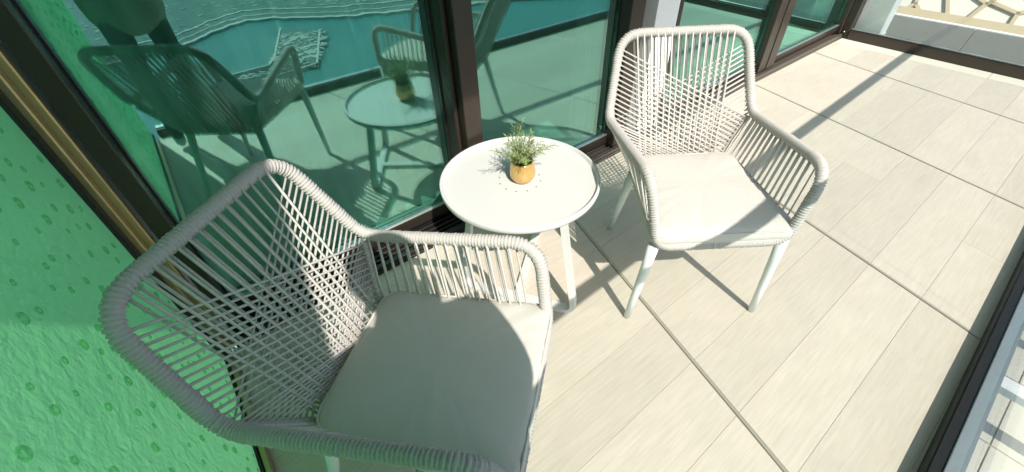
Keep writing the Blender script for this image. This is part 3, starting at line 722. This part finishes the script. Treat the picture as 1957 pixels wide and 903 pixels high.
me = skinned('body', [(p - PB, a, b_) for p, a, b_ in vb], eb, 0, None, None)
for k in ('skin', 'trousers', 'shoe'): me.materials.append(M[k])
for p in me.polygons:
    z = p.center.z; p.material_index = 2 if z < 0.075 else (1 if z < 0.92 else 0); p.use_smooth = True
body = link('body', me, None, per)
# long top: a flared shell round trunk and sleeves
vt = [(W(0, 0, 0.56), .205, .125), (W(0, 0, 0.80), .205, .118), (W(0, 0, 1.0), .225, .11), (W(0, 0, 1.14), .215, .108), (W(0, 0, 1.27), .185, .10), (W(.205, -.01, 1.30), .070, .070), (W(.228, -.02, 1.07), .066, .066), (W(.15, .05, 1.13), .05, .05), (W(-.205, -.01, 1.30), .070, .070), (W(-.265, -.02, 1.07), .060, .060), (W(-.17, .05, 1.13), .05, .05)]
me = skinned('top', [(p - PB, a, b_) for p, a, b_ in vt], [(0, 1), (1, 2), (2, 3), (3, 4), (4, 5), (5, 6), (6, 7), (4, 8), (8, 9), (9, 10)], 2, None, None)
link('long_top', me, M['shirt'], per, smooth=True)
def hand(side, wr, mirror):
    up = -CDN; out_ = CR * mirror
    vs_ = [(wr, .022, .018), (wr + up * .05, .03, .016)]; es = [(0, 1)]
    for k, (ln, sp) in enumerate(((.072, -.9), (.082, -.3), (.078, .3), (.062, .85))):
        b0 = wr + up * .062 + out_ * (sp * .022); i = len(vs_)
        vs_ += [(b0, .0095, .009), (b0 + up * ln * .45 - CF * .008, .0088, .0085), (b0 + up * ln * .75 - out_ * .012 + CF * .004, .0082, .008), (b0 + up * ln * .9 - out_ * .026 + CF * .004, .0072, .007)]
        es += [(1, i), (i, i + 1), (i + 1, i + 2), (i + 2, i + 3)]
    i = len(vs_); b0 = wr + up * .02 - out_ * .026
    vs_ += [(b0, .012, .011), (b0 + up * .03 - out_ * .018 - CF * .012, .0105, .010), (b0 + up * .052 - out_ * .022 - CF * .010, .009, .0085)]; es += [(0, i), (i, i + 1), (i + 1, i + 2)]
    me = skinned('hand', [(p - PB, a, b_) for p, a, b_ in vs_], es, 0, None, None, 1)
    link('hand', me, M['skin'], per, smooth=True)
hand('r', hr_ + Vector((0, 0, -0.075)) - CF * 0.02, 1); hand('l', hl + Vector((0, 0, -0.075)) - CF * 0.02, -1)
# head details
hc = W(0, .05, 1.515) - PB
bm = bmesh.new(); bmesh.ops.create_uvsphere(bm, u_segments=24, v_segments=16, radius=1)
for v in bm.verts:
    c_ = v.co.copy(); back = -c_.y
    v.co = Vector((c_.x * 0.105, c_.y * 0.110 - 0.014, c_.z * 0.108 + 0.020))
bmesh.ops.delete(bm, geom=[v for v in bm.verts if (v.co.z < 0.045 and v.co.y > 0.01) or v.co.z < -0.055], context='VERTS')
hair = link('hair', bm, M['hair'], per, smooth=True); hair.location = hc; hair.rotation_euler.z = math.atan2(-HF.x, HF.y)
for nm, (r_, f_, z_), (a, b_, c_), mt in (('nose', (0, .138, 1.475), (.013, .02, .022), 'skin'), ('eye', (.032, .115, 1.505), (.013, .010, .009), 'shoe'), ('eye', (-.032, .115, 1.505), (.013, .010, .009), 'shoe'), ('ear', (.083, .04, 1.495), (.010, .022, .032), 'skin'), ('ear', (-.083, .04, 1.495), (.010, .022, .032), 'skin'), ('mouth', (0, .122, 1.437), (.024, .009, .007), 'hair')):
    bm = bmesh.new(); bmesh.ops.create_uvsphere(bm, u_segments=12, v_segments=8, radius=1)
    for v in bm.verts: v.co = Vector((v.co.x * a, v.co.y * b_, v.co.z * c_))
    o = link(nm, bm, M[mt], per, smooth=True); o.location = W(r_, f_, z_) - PB; o.rotation_euler.z = math.atan2(-HF.x, HF.y)
ph = thing('phone', 'black phone held up in front of the photographer', 'phone', PH)
ph.rotation_euler = m3.to_euler()
boxo('phone_body', (-0.078, 0.078, -0.037, 0.037, -0.002, 0.006), M['phone'], ph, 0.002)
boxo('screen', (-0.074, 0.074, -0.034, 0.034, 0.0062, 0.0066), M['phone'], ph)
